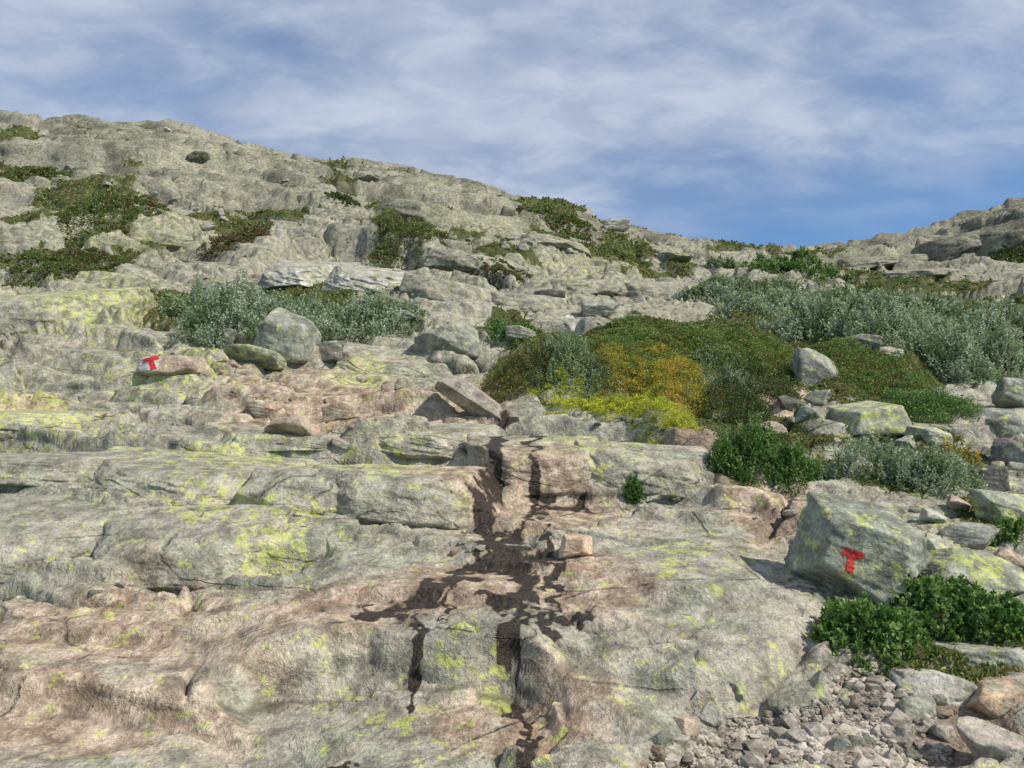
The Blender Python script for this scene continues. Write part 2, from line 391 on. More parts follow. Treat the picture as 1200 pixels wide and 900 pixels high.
def leaf_mat():
    m, nt = new_mat('leaf')
    c = Nd(nt, 'ShaderNodeVertexColor', layer_name='Col').outputs[0]
    d = Nd(nt, 'ShaderNodeBsdfPrincipled', {'Base Color':c, 'Roughness':.5, 'Specular IOR Level':.35})
    t = Nd(nt, 'ShaderNodeBsdfTranslucent', {'Color':mx(nt, 1., c, (1.3,1.4,.8), 'MULTIPLY')})
    s = Nd(nt, 'ShaderNodeMixShader', {0:.3, 1:d.outputs[0], 2:t.outputs[0]})
    Nd(nt, 'ShaderNodeOutputMaterial', {0:s.outputs[0]}); return m
M_leaf = leaf_mat()
def plain(name, c, r=.6):
    m, nt = new_mat(name)
    co = Nd(nt, 'ShaderNodeTexCoord').outputs['Object']
    n = noise(nt, co, 60, 6, .7)
    b = Nd(nt, 'ShaderNodeBsdfPrincipled', {'Base Color':mx(nt, mr(nt, n, .3, .7), tuple(v*.6 for v in c), c), 'Roughness':r})
    Nd(nt, 'ShaderNodeOutputMaterial', {0:b.outputs[0]}); return m
M_red = plain('red_paint', (.62,.02,.018), .6)
M_wp = plain('white_paint', (.62,.60,.56), .7)
M_bark = plain('bark', (.12,.085,.055), .9)

# ---------------------------------------------------------------- terrain object
fc = fc0*(Y < 80)*(1-mound)
sc = A/5
XD = X+fc*.012*sc*fbm(X/sc*5, Z/sc*9, 151, 3)
kq = vor(X/sc*1.6+.3*Z/sc, Z/sc*6, 157)
YD = Y+fc*sc*(.02*fbm(X/sc*2.5, Z/sc*8, 153, 3)+.05*(((kq[2] >> 4) & 255)/255.-.5)*lin(kq[1]-kq[0], 0, .12))
co = np.stack([XD, YD, Z], -1).reshape(-1, 3)
ii = (np.arange(NY-1)[:,None]*NX+np.arange(NX-1)[None,:]).ravel()
me = np_mesh('mountainside', co, np.stack([ii, ii+1, ii+NX+1, ii+NX], 1))
vcol(me, 'm1', np.stack([lich, wet, veg], -1).reshape(-1, 3))
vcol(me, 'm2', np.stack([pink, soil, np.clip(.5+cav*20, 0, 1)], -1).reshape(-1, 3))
vcol(me, 'm3', np.stack([dk, dk, dk], -1).reshape(-1, 3))
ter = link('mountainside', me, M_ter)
tag(ter, 'rocky mountain slope of lichened slabs and ledges rising to the skyline', 'ground', kind='structure')

# ---------------------------------------------------------------- boulders
ICO = {}
def ico(l):
    if l not in ICO:
        b = bmesh.new(); bmesh.ops.create_icosphere(b, subdivisions=l, radius=1)
        v = np.array([x.co[:] for x in b.verts]); f = np.array([[q.index for q in p.verts] for p in b.faces]); b.free()
        v /= np.linalg.norm(v, axis=1)[:,None]; ICO[l] = (v, f)
    return ICO[l]
def rough3(v, sc, s):
    return (perlin(v[:,0]*sc+3.1*v[:,2]*sc, v[:,1]*sc+11, s)+perlin(v[:,1]*sc+7, v[:,2]*sc-v[:,0]*sc*.7, s+1)+perlin(v[:,2]*sc, v[:,0]*sc+v[:,1]*sc*.6, s+2))/2
def rock_shape(seed, l=5, p=14, planes=None, npl=13, rough=.05):
    r = np.random.default_rng(seed)
    D, f = ico(l)
    if planes is None:
        n = r.normal(size=(npl,3)); n /= np.linalg.norm(n, axis=1)[:,None]; d = r.uniform(.55, 1., npl)
    else:
        pl = np.array(planes, float); n = pl[:,:3]/np.linalg.norm(pl[:,:3], axis=1)[:,None]; d = pl[:,3]
    n = np.vstack([n, np.eye(3), -np.eye(3)]); d = np.concatenate([d, np.full(6, 1.05)])
    q = np.maximum(D@n.T, 0)/d[None,:]
    rad = (q**p).sum(1)**(-1/p)
    v = D*rad[:,None]
    k = 1+rough*(.7*rough3(v, 1.6, seed)+.5*rough3(v, 3.5, seed+5)+.3*rough3(v, 8, seed+9)+.18*rough3(v, 18, seed+12))
    v = v*k[:,None]
    lo, hi = v.min(0), v.max(0)
    return (v-(lo+hi)/2)/((hi-lo)/2), f
def boulder(name, label, px, cy, w, h, mat, seed, cat='boulder', dep=.85, roll=0, yaw=0, p=14, l=5, planes=None, rough=.05, sink=.18, base=None, group=None, npl=13, kind=None):
    x, y, z = at(px, base if base is not None else cy+h*.5)
    s = y/F; W, Hh = w*s, h*s; Dp = W*dep
    yc = y+Dp*.38
    dx, dz = ray(px, cy)
    s = yc/F; W, Hh = w*s/2, h*s/2
    v, f = rock_shape(seed, l, p, planes, npl, rough)
    v = v*np.array([W, Dp/2, Hh*(1+sink)]); v[:,2] -= Hh*sink
    if roll: 
        c, n_ = math.cos(math.radians(roll)), math.sin(math.radians(roll))
        v = np.stack([v[:,0]*c-v[:,2]*n_, v[:,1], v[:,0]*n_+v[:,2]*c], 1)
    if yaw:
        c, n_ = math.cos(math.radians(yaw)), math.sin(math.radians(yaw))
        v = np.stack([v[:,0]*c-v[:,1]*n_, v[:,0]*n_+v[:,1]*c, v[:,2]], 1)
    o = link(name, np_mesh(name, v, f), mat, loc=(yc*dx, yc, CAMZ+yc*dz))
    tag(o, label, cat, group, kind)
    return o, v, f
# bedrock that stands out of the slope along the ledges; same rock as the slope around it
def ledge_block(x0, x1, y0, y1, seed, roll=0, l=6, dep=None, up=0., dark=None, mat=None, yaw=0, over=1.15, p=80):
    r = np.random.default_rng(seed)
    px = (x0+x1)/2; w = (x1-x0)*over
    fx, fy, fz = at(px, y1)
    s = fy/F; W = w*s/2; H = (y1-y0)*s
    D = dep*W if dep else min(max(W*.75, H*1.3), H*3.0)
    j = lambda a: r.uniform(-a, a)
    pl = [(j(.2)-.05,-1,.28+j(.1),.80),(-.75+j(.15),-1,.2+j(.15),.88),(.8+j(.15),-1,.2+j(.15),.88),(j(.08),-.04+j(.04),1,.80),(j(.3),-.8,1,.92),(1,-.5+j(.3),.3+j(.1),.90),(-1,-.5+j(.3),.3+j(.1),.90),
          (0,1,.3,.95),(j(.3),-1,-.6,.84)]
    if r.random() < .7: pl.append((.5+j(.3), -.9, .7+j(.2), .88))
    if r.random() < .7: pl.append((-.6+j(.3), -.8, .8+j(.2), .88))
    v, f = rock_shape(seed, l, p, pl, 0, .045)
    q = fbm(v[:,0]*2.2+seed, v[:,2]*2.0+v[:,0]*.8, seed, 4)
    v[:,1] += np.where(v[:,1] < 0, 1, 0)*.04*q
    kq_ = vor(v[:,0]*2.2+seed, v[:,1]*2.2, seed+3)
    v[:,2] += np.where(v[:,2] > 0, 1, 0)*.07*(((kq_[2] >> 4) & 255)/255.-.6)*lin(kq_[1]-kq_[0], 0, .15)
    hz = H*.85
    v = v*np.array([W, D, hz])
    gx0 = float(hgt(fx, fy+D*1.6)-hgt(fx, fy+.05))/(D*1.6)
    a = max(.05, min(math.atan(gx0)*.8, .5))+up; c, n_ = math.cos(a), math.sin(a)
    v = np.stack([v[:,0], v[:,1]*c-v[:,2]*n_, v[:,1]*n_+v[:,2]*c], 1)
    a = math.radians(roll+r.uniform(-2,2)); c, n_ = math.cos(a), math.sin(a)
    v = np.stack([v[:,0]*c-v[:,2]*n_, v[:,1], v[:,0]*n_+v[:,2]*c], 1)
    a = math.radians(yaw+r.uniform(-5,5)); c, n_ = math.cos(a), math.sin(a)
    v = np.stack([v[:,0]*c-v[:,1]*n_, v[:,0]*n_+v[:,1]*c, v[:,2]], 1)
    cy_ = fy+D*.84
    cx_ = fx*(1+.5*(cy_-fy)/fy)
    front_top = v[(v[:,1] < -D*.5)][:,2].max()
    dx, dz = ray(px, y0)
    zc = CAMZ+(fy+D*.12)*dz-front_top
    v = v+np.array([cx_, cy_, zc])
    me = np_mesh('rock_ledge', v, f)
    g = lambda M: grd(M, v[:,0], v[:,1])
    zz_ = np.zeros(len(v))
    vcol(me, 'm1', np.stack([g(lich), g(wet), zz_], 1)); vcol(me, 'm2', np.stack([g(pink), zz_, zz_+.5], 1))
    d_ = g(dk) if dark is None else zz_+dark
    vcol(me, 'm3', np.stack([d_, d_, d_], 1))
    o = link('rock_ledge', me, mat or M_ter)
    tag(o, 'angular bedrock standing out of the slope in a ledge', 'rock ledge', 'bedrock blocks along the ledges', 'structure')
LB = [
 (-120,140,624,666,0),(100,300,628,678,1),(260,400,628,664,-3),
 (-120,130,536,566,1),(90,330,546,586,-2),(270,440,552,606,1),(370,575,556,612,-2),
 (560,710,526,574,1),(690,830,534,574,-2),
 (-80,90,482,502,0),(425,580,504,532,-2),(270,430,508,528,2),
 (388,545,420,440,-3),
 (-80,130,345,388,2),
 (470,580,322,352,-8),(560,660,340,362,-5),(640,740,326,344,2),(720,820,330,348,-4),
 (140,260,268,288,-3),(500,610,292,312,-8),(440,530,230,254,-8),
 (600,690,272,286,-6),(1000,1100,296,306,2),(1050,1160,312,326,-3),
]
for i, (x0, x1, y0, y1, rl) in enumerate(LB):
    ledge_block(x0, x1, y0, y1, 860+i, rl, l=6 if y0 > 400 else 5, p=44 if 540 < y0 < 640 else 80, over=1.25 if y0 > 500 else 1.15)
ledge_block(300, 400, 306, 332, 921, -3, l=6, mat=M_white, dep=1.6, up=.10)
ledge_block(380, 500, 312, 338, 922, -9, l=6, mat=M_white, dep=1.3, up=.06)
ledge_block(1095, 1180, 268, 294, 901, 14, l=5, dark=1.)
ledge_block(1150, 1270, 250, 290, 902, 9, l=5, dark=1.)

def paint_T(o, v, f, cx, cy, w, h, ang, bar=.3, stem=.3, n=44, lift=.004, patch=False, wobble=.03):
    loc = np.array(o.location)
    tree = BVHTree.FromPolygons([tuple(a) for a in (v+loc)], [tuple(int(i) for i in a) for a in f])
    cell = {}; vs = []; fs = []
    ca, sa = math.cos(math.radians(ang)), math.sin(math.radians(ang))
    cam = Vector((0,0,CAMZ))
    ox, oy, oz = o.location
    def vert(i, j):
        if (i,j) in cell: return cell[(i,j)]
        a = (i/n-.5)*w*1.2; b = (j/n-.5)*h*1.2
        X_, Y_ = cx+a*ca-b*sa, cy+a*sa+b*ca
        dx, dz = ray(X_, Y_); d = Vector((dx,1,dz)).normalized()
        hit = tree.ray_cast(cam, d)
        r = None
        if hit[0] is not None:
            q = hit[0]+hit[1]*lift if hit[1].dot(d) < 0 else hit[0]-hit[1]*lift
            vs.append((q.x-ox, q.y-oy, q.z-oz)); r = len(vs)-1
        cell[(i,j)] = r; return r
    for i in range(n):
        for j in range(n):
            a = ((i+.5)/n-.5)*1.2; b = ((j+.5)/n-.5)*1.2
            wob = wobble*float(fbm(np.array([a*6.]), np.array([b*6.]), 5, 3)[0])
            wob2 = wobble*float(fbm(np.array([a*6.+9]), np.array([b*6.]), 8, 3)[0])
            if patch:
                on = (a/.5)**2+(b/.45)**2+wob*9 < 1
            else:
                inb = (-.5 < a+wob < .5) and (-.5 < b+wob2 < -.5+bar)
                ins = abs(a+wob) < stem/2*(1+.3*(b+.5)) and -.4 < b+wob2 < .5
                on = inb or ins
            if on:
                q = [vert(i,j), vert(i,j+1), vert(i+1,j+1), vert(i+1,j)]
                if None not in q: fs.append(q)
    if fs:
        nm = 'white_paint_patch' if patch else 'painted_letter'
        link(nm, np_mesh(nm, np.array(vs), np.array(fs)), M_wp if patch else M_red, parent=o)

TP = [(-.3,-1,.12,.62),(.75,-.8,-.05,.72),(.05,-.35,1,.64),(-.6,-.35,-.8,.68),(.7,-.3,-.75,.60),(-1,-.1,.25,.86),(.8,.0,.55,.82),(0,1,.1,.85),(-.5,-.5,.9,.84),(0,-.4,-1,.9),(-.9,-.6,.6,.90),(.4,-.7,.7,.84)]
o, v, f = boulder('boulder', 'large angular grey boulder with a red letter T painted on its front, at the right', 1014, 646, 150, 126, M_tb, 3, planes=TP, p=70, l=6, dep=.8, rough=.07, roll=-5, base=706)
paint_T(o, v, f, 997, 659, 28, 28, 10, .25, .26, wobble=.09, n=60)
boulder('boulder', 'low flat boulder with yellow green lichen, right of the large red T boulder', 1118, 674, 148, 66, M_lich, 14, p=24, l=6, dep=.8, rough=.07)
boulder('boulder', 'rounded pale grey boulder in front of the silvery willow bush on the left', 335, 389, 82, 60, M_grey, 25, p=14, l=6, roll=-4, rough=.06)
boulder('boulder', 'flat grey green stone at the foot of the rounded boulder by the left willow', 300, 418, 66, 24, M_lich, 31, cat='stone', p=16)
o, v, f = boulder('boulder', 'long low tan boulder with a small red letter T painted on its left end', 199, 431, 84, 30, M_tt, 42, p=18, l=6, rough=.04, dep=.45, sink=.05,
    planes=[(-.8,-.5,.25,.8),(.1,-.9,.3,.75),(0,-.1,1,.78),(1,-.2,.1,.82),(-.3,-.5,.9,.85),(.5,-.4,.9,.88),(0,.9,.3,.9),(-.3,-.4,-1,.8),(.6,-.4,-.8,.82)])
paint_T(o, v, f, 174, 428, 25, 20, 0, patch=True, lift=.003, n=40, wobble=.05)
paint_T(o, v, f, 178, 426, 19, 15, -16, .30, .28, lift=.009, wobble=.03)
boulder('boulder', 'long flat slab of stone tipped down to the right, in the middle of the slope', 557, 468, 94, 27, M_gb, 55, p=80, l=6, roll=-36, dep=.5, base=494, rough=.03, planes=[(0,-1,.35,.7),(0,-.1,1,.72),(1,-.3,.5,.9),(-1,-.3,.6,.80),(.2,-.9,-.8,.75),(.7,-.4,.9,.98),(0,1,0,.9)])
boulder('boulder', 'pointed grey wedge of rock right of the left willow bushes', 525, 394, 76, 42, M_grey, 61, p=60, rough=.05, planes=[(-.55,-.2,1,.50),(.8,-.4,.6,.7),(.2,-1,.1,.7),(-.2,-.9,-.4,.8),(0,.8,.4,.8)])
boulder('boulder', 'blocky pale grey boulder at the upper edge of the green mound', 957, 431, 62, 42, M_grey, 71, p=44, npl=9)
boulder('boulder', 'wedge shaped boulder with lichen on top, in the green scrub right of the mound', 1022, 486, 84, 38, M_lich, 83, p=44, rough=.05, planes=[(-.25,-.3,1,.55),(0,-1,.3,.8),(1,-.3,.2,.9),(-1,-.4,.3,.9),(.3,-.2,1,.8)])
boulder('stone', 'blocky orange tan stone alone on the bare slab in the middle', 675, 641, 40, 27, M_orange, 109, cat='stone', p=30, l=5, rough=.05, sink=.05, planes=[(-.2,-1,.1,.75),(.9,-.6,.1,.8),(0,-.15,1,.75),(-1,-.1,.2,.8),(.2,-.5,-.9,.8),(0,1,.2,.8),(.6,-.3,.9,.9)])
BL = [
 (1185,462,46,36,M_grey,91,'square grey block topmost of the rocks stacked at the right edge'),
 (1178,496,66,38,M_grey,92,'wide cracked grey block in the middle of the rocks stacked at the right edge'),
 (1186,530,50,34,M_dark,93,'dark block lowest of the rocks stacked at the right edge'),  # given the dark stone colour on every side
 (1116,466,44,24,M_pale,94,'pale rock in the scrub below the right willow thicket'),
 (1085,508,44,22,M_lich,95,'low lichened rock beside the silvery shrub on the right'),
 (1002,541,32,38,M_grey,96,'upright grey rock standing against the silvery shrub'),
 (1172,596,64,40,M_lich,97,'rough lichened boulder at the right edge above the brown stone'),
 (1135,628,66,30,M_grey,98,'flat grey stone behind the lichened boulder next to the big red T'),
 (1096,606,36,18,M_pale,99,'pale stone on the path above the boulder with the large red T'),
 (1122,590,30,20,M_brown,100,'small brown stone on the path near the right edge'),
 (1180,655,40,24,M_brown,101,'reddish brown stone at the right edge beside the lichened boulder'),
 (1142,765,100,34,M_grey,103,'flat grey rock poking out of the green bush at the lower right'),
 (1090,803,96,38,M_pale,104,'long pale rounded boulder above the gravel at the lower right'),
 (1168,817,80,44,M_orange,105,'smooth flattish orange tan boulder at the lower right edge'),
 (1162,870,70,38,M_gb,106,'grey brown boulder in the bottom right corner'),
 (1074,830,50,28,M_grey,107,'dark grey stone below the long pale boulder on the gravel'),
 (985,873,36,26,M_grey,108,'square grey stone on the gravel at the bottom edge'),
 (271,398,22,26,M_grey,110,'small upright grey stone left of the rounded boulder by the willow'),
 (378,410,50,24,M_dark,111,'dark stone right of the rounded boulder by the willow'),  # dark stone material over the whole shape
 (668,380,16,24,M_pale,112,'thin pale upright stone above the green mound'),
 (686,382,26,18,M_pale,113,'pale broken stone above the green mound beside the thin upright one'),
 (643,350,38,20,M_dark,114,'dark square rock on the ledge above the middle of the slope'),
 (722,266,34,13,M_pale,115,'low whitish boulder on the skyline right of the middle'),
 (232,187,32,13,M_dark,116,'dark block of rock high on the left part of the slope'),
 (528,300,40,12,M_dark,117,'dark slab shaped boulder under the far heather patch'),
 (1000,402,50,18,M_grey,118,'flat grey stone between the green mound and the willow thicket'),
 (1038,412,44,15,M_pale,119,'pale flat stone half hidden at the foot of the willow thicket'),
 (925,474,30,24,M_dark,120,'dark round stone in the gully right of the green mound'),
 (946,486,30,26,M_grey,121,'grey stone lowest in the gully right of the green mound'),
 (960,466,30,18,M_grey,122,'grey stone under the blocky boulder in the gully'),
 (906,500,26,14,M_brown,123,'brown stone at the lower end of the gully'),
 (830,835,34,28,M_pale,124,'pale angular stone at the left end of the gravel'),
 (862,808,28,20,M_grey,125,'grey stone at the top edge of the gravel against the slab'),
 (805,852,32,22,M_brown,126,'brownish stone near the left end of the gravel'),
 (775,868,30,22,M_grey,127,'grey stone leftmost on the gravel, near the bottom edge'),
 (345,500,66,28,M_brown,129,'tilted reddish block in the broken ledge at left of the middle'),
 (318,478,46,20,M_brown,130,'smaller reddish block above the tilted one in the broken ledge'),
 (400,482,40,22,M_brown,131,'reddish brown block right of the tilted one in the broken ledge'),
 (766,582,20,13,M_pale,132,'small pale stone on the ledge beside the fern tuft'),
 (672,286,18,9,M_grey,134,None),
 (700,360,40,20,M_grey,136,'grey broken boulder on the slope above the green mound'),
 (790,300,40,14,M_lich,137,'lichened boulder just below the skyline right of the middle'),
 (430,209,34,8,M_grey,138,'low grey boulder just below the skyline on the left'),
 (196,152,8,6,M_pale,139,'tiny whitish stone standing out on the skyline at the upper left'),
 (408,520,34,16,M_peb,141,'flat pale stone lying on the slabs below the broken reddish ledge'),
 (470,372,40,14,M_grey,142,'flat grey stone behind the lower silvery willow on the left'),
 (610,392,36,18,M_grey,143,'grey stone half hidden by the green clump near the wedge of rock'),
 (1060,520,34,20,M_grey,144,'small grey block in the scrub right of the wedge shaped boulder'),
 (1150,560,44,26,M_dark,145,'dark block among plants under the stacked rocks at the right edge'),
 (1090,640,40,20,M_grey,146,'grey stone wedged between the red T boulder and the flat lichened boulder'),
]
for i, (px, cy, w, h, m, sd, lb) in enumerate(BL):
    cat = 'boulder' if w > 45 else 'stone'
    if lb is None:
        o, v, f = boulder('boulder', 'distant rock with a tiny red painted mark, above the dark square rock', px, cy, w, h, m, sd, cat='stone', p=14, l=4)
        paint_T(o, v, f, px, cy, 4, 3.5, 0, .4, .4, n=12, lift=.02)
    else:
        boulder('boulder' if w > 45 else 'stone', lb, px, cy, w, h, m, sd, cat=cat, p=[24,40,60][i % 3], l=5, roll=random.uniform(-9,9), npl=9+i % 4, rough=.07)

TPL = []
for k in range(9):
    v, f = rock_shape(500+k, 3 if k % 3 else 4, [20,30,46][k % 3], None, 9, .05)
    mm = [M_peb, M_grey, M_brown][k % 3]
    me = np_mesh('stone', v*np.array([.5,.42,.34]), f); me.materials.append(mm); TPL.append(me)
v, f = rock_shape(520, 4, 28, None, 10, .05)
me = np_mesh('stone', v*np.array([.5,.4,.3]), f); me.materials.append(M_pale); TPL.append(me)
def stone_at(px, py, wpx, label, group, wts=(5,3,1,5,3,1,5,3,1,5)):
    x, y, z = at(px, py)
    s = wpx*y/F
    o = link('stone', TPL[random.choices(range(10), wts)[0]], loc=(x, y+s*.2, z+s*.2))
    k = random.uniform(.75, 1.25)
    o.scale = (s, s*k, s*random.uniform(.7,1.2)); o.rotation_euler = (random.uniform(-.3,.3), random.uniform(-.3,.3), random.uniform(0,6.28))
    tag(o, label, 'stone', group)
n = 0; tries = 0
while n < 150 and tries < 4000:
    tries += 1
    px = random.uniform(735, 1120); py = random.uniform(785, 900)
    x, y, z = at(px, py)
    if grd(gravel, x, y) < .45: continue
    stone_at(px, py, random.choice([7,8,9,10,11,12,14,17,21,28])*random.uniform(.8,1.1), 'loose grey or brown stone lying on the gravel at the lower right', 'loose stones on the gravel at the lower right', (6,2,3,6,2,3,6,2,3,5)); n += 1
SP_ = [(560,645,25,8,6),(400,520,50,14,6),(780,580,30,8,4),(920,600,50,20,4),(1080,600,60,25,6),(680,385,25,15,7),(280,420,60,12,5),(900,480,40,25,4),(500,440,90,20,4),
       (640,360,60,20,6),(330,470,60,20,5),(100,690,100,20,3),(760,494,60,10,5),(350,650,50,20,3)]
for cx, cy, rx, ry, k in SP_:
    for _ in range(k):
        stone_at(random.gauss(cx, rx*.5), random.gauss(cy, ry*.5), random.choice([5,6,8,10,12,15]), 'small loose stone lying on the rock slabs', 'small loose stones scattered over the slabs')
for cx, cy, rx, ry, k in [(260,250,220,60,22),(600,300,200,40,18),(480,330,160,20,8)]:
    for _ in range(k):
        stone_at(random.gauss(cx, rx*.5), random.gauss(cy, ry*.5), random.choice([5,6,7,9,11,14]), 'distant loose stone scattered on the upper slope', 'distant loose stones on the upper slope', (1,5,0,1,5,0,1,5,0,2))
v0, f0 = ico(1)
m_ = gravel*(Y > 2.6)*(Y < 9)*(.5+.5*sstep(w3, -.3, .3))*(1-.6*sstep(U, 1040, 1120)) > .42
idx = np.argwhere(m_); NG = 8000; idx = idx[rng.integers(0, len(idx), NG)]
gx = X[idx[:,0], idx[:,1]]+rng.normal(0, .012, NG); gy = Y[idx[:,0], idx[:,1]]+rng.normal(0, .012, NG); gz = hgt(gx, gy)
gs = rng.lognormal(-4.7, .6, NG)
VV = v0[None]*(1+.3*rng.normal(size=(NG, len(v0), 1)).clip(-1,1))*gs[:,None,None]*np.array([1,.9,.7])
VV = VV+np.stack([gx, gy, gz+gs*.3], 1)[:,None,:]
FF_ = f0[None]+(np.arange(NG)*len(v0))[:,None,None]
o = link('gravel', np_mesh('gravel', VV.reshape(-1,3), FF_.reshape(-1,3), False), M_peb)
tag(o, 'fine grey brown gravel between the slabs at the lower right', 'gravel', kind='stuff')

# ---------------------------------------------------------------- foliage
def leaf_mesh(name, P, D, L, Wd, C):
    n = len(P)
    D = D/np.linalg.norm(D, axis=1)[:,None]
    R = rng.normal(size=(n,3)); R[:,2] *= .35
    S = np.cross(D, R); S /= np.linalg.norm(S, axis=1)[:,None]+1e-9
    L = L[:,None]; Wd = Wd[:,None]
    q = np.stack([P, P+D*L*.5+S*Wd, P+D*L, P+D*L*.5-S*Wd], 1).reshape(-1,3)
    f = np.arange(n*4).reshape(n,4)
    me = np_mesh(name, q, f, False); vcol(me, 'Col', np.repeat(C, 4, 0)); me.materials.append(M_leaf)
    return me
PAL = {
 'silver': [(.34,.40,.29),(.40,.46,.35),(.26,.33,.21),(.15,.21,.10)],
 'silver_green': [(.25,.32,.18),(.33,.39,.26),(.15,.21,.09)],
 'green': [(.10,.20,.045),(.16,.27,.07),(.07,.15,.035),(.21,.31,.10)],
 'dark': [(.06,.10,.027),(.09,.13,.035),(.10,.115,.035)],
 'olive': [(.12,.175,.04),(.16,.185,.048),(.09,.14,.03),(.14,.11,.04)],
 'heath': [(.15,.24,.048),(.22,.27,.055),(.11,.185,.038),(.19,.15,.048),(.16,.24,.055)],
 'gold': [(.18,.24,.05),(.64,.42,.05),(.62,.50,.06),(.26,.30,.05),(.56,.32,.045),(.60,.46,.06),(.20,.25,.05)],
 'lime': [(.58,.60,.05),(.40,.46,.04),(.68,.62,.06),(.24,.31,.04)],
 'rust': [(.15,.10,.042),(.14,.12,.042),(.10,.12,.035)],
 'brownheath': [(.18,.14,.05),(.15,.18,.045),(.11,.16,.038),(.19,.18,.055)],
}
def bush(name, label, px, py, w, h, kind, cat='bush', dep=.7, dens=1., lf=1., group=None, upright=.6, stems=True, asp=.26, flat=False):
    x0, y0, z0 = at(px, py)
    s = y0/F; rx = w*s/2; ry = rx*dep; H = h*s*.95
    yc = y0+ry*.75
    ns = int(max(90, w*max(h, w*.18)/6.5*dens)); nl = 15
    a = rng.uniform(0, 2*math.pi, ns); r = np.sqrt(rng.uniform(0, 1, ns))
    sx = r*np.cos(a)*rx; sy = r*np.sin(a)*ry
    wob = 1+.3*fbm(np.cos(a)*1.8+px*.1, np.sin(a)*1.8+py*.1, 7, 3)
    sx *= wob; sy *= wob
    gz = hgt(x0+sx, yc+sy)
    base_z = float(hgt(x0, yc))
    dome = np.sqrt(np.maximum(0, 1-r**(3 if flat else 2)*.93))
    lump = .78+.5*fbm(sx/rx*2.8+px, sy/rx*2.8+py, 9, 3)
    top = H*dome*lump.clip(.15)*rng.uniform(.85, 1.04, ns)
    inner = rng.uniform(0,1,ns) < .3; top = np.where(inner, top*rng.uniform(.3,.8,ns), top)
    top = np.maximum(top, H*.06)
    sl = np.minimum(np.maximum(H*.42, .05), .3)*(.5 if flat else 1)
    dirx = sx/rx*.55+rng.normal(0,.25,ns); diry = sy/ry*.55+rng.normal(0,.25,ns)-.05
    dv = np.stack([dirx, diry, np.full(ns, upright+.5)], 1); dv /= np.linalg.norm(dv, axis=1)[:,None]
    tip = np.stack([sx, sy, gz-base_z+top], 1)
    t = rng.uniform(0, 1, (ns, nl))
    P = tip[:,None,:]-dv[:,None,:]*(t*sl)[:,:,None]
    if flat: P = P+rng.normal(0, 1, (ns,nl,3))*np.array([.5,.5,0])*sl
    D = dv[:,None,:]*(.25 if flat else .7)+rng.normal(0, .65, (ns, nl, 3))
    LL = max(.028, .0036*y0)*lf*rng.uniform(.65, 1.25, (ns, nl))
    pal = np.array(PAL[kind]); 
    cn = fbm(sx/rx*3+px, sy/rx*3, 19, 2)
    ci = np.clip(((cn+.5)*len(pal)+rng.normal(0,.8,ns)).astype(int), 0, len(pal)-1)
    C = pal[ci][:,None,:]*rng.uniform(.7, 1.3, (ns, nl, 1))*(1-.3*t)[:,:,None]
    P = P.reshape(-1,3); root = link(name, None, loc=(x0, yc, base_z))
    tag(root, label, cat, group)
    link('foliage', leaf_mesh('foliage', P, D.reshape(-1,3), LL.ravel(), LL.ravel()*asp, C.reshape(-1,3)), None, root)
    if stems:
        k = min(ns, 40); ids = rng.choice(ns, k, replace=False); vs = []; fs = []
        rad = max(.003, .0005*y0)
        for q in ids:
            a0 = np.array([sx[q]*.35, sy[q]*.35, float(hgt(x0+sx[q]*.35, yc+sy[q]*.35))-base_z-.03])
            b0 = tip[q]-dv[q]*sl*.1; c0 = (a0+b0)/2+np.array([sx[q]*.15, sy[q]*.15, -.02])
            st = len(vs)
            for pt, rr in ((a0,rad*1.6),(c0,rad*1.1),(b0,rad*.5)):
                for m in range(3):
                    an = m*2.094; vs.append(pt+np.array([math.cos(an)*rr, math.sin(an)*rr, 0]))
            for lv in range(2):
                for m in range(3):
                    fs.append([st+lv*3+m, st+lv*3+(m+1)%3, st+lv*3+3+(m+1)%3, st+lv*3+3+m])
        link('stem', np_mesh('stem', np.array(vs), np.array(fs)), M_bark, root)
    return root
GW = 'silvery willow bushes of the right hand thicket'
bush('willow_bush', 'large silvery willow bush behind the rounded boulder on the left', 285, 390, 200, 74, 'silver', dep=.9, dens=1.4, asp=.3)
bush('willow_bush', 'lower silvery willow bush just right of the rounded boulder on the left', 415, 402, 170, 46, 'silver', dep=.8, dens=1.4, asp=.3)
bush('willow_bush', 'silvery willow bush at the left foot of the large left willow', 220, 376, 100, 40, 'silver_green', dep=.7, dens=1.3)
for px, py, w, h, k, lb in [
 (850,362,110,30,'silver','silvery willow bush at the far left end of the right hand thicket'),
 (920,370,140,42,'silver','silvery willow bush second from the left in the front row of the thicket'),
 (985,392,150,52,'silver','broad silvery willow bush behind the pale flat stone at the foot of the thicket'),
 (1055,414,150,58,'silver','silvery willow bush bulging forward in the middle of the right hand thicket'),
 (1115,444,140,66,'silver','silvery willow bush lowest in front of the right hand thicket'),
 (1180,458,140,72,'silver','silvery willow bush above the rocks stacked at the right edge'),
 (900,350,150,20,'silver_green','greener willow bush in the back row at the left of the thicket'),
 (980,360,170,28,'silver','willow bush in the middle of the back row of the thicket'),
 (1070,376,170,38,'silver','pale willow bush in the back row right of the middle of the thicket'),
 (1160,396,170,44,'silver','willow bush at the right end of the back row of the thicket')]:
    bush('willow_bush', lb, px, py, w, h, k, dep=.75, dens=1.4, group=GW, asp=.3)
bush('juniper_bush', 'dark green bush on the skyline above the right hand willow thicket', 938, 322, 110, 34, 'green', dep=.5)
bush('juniper_bush', 'small green bush on the skyline left of the dark skyline bush', 860, 316, 60, 18, 'silver_green', dep=.5)
bush('juniper_bush', 'dark green bush on the slope at the far right under the outcrop', 1190, 305, 50, 14, 'dark', dep=.5)
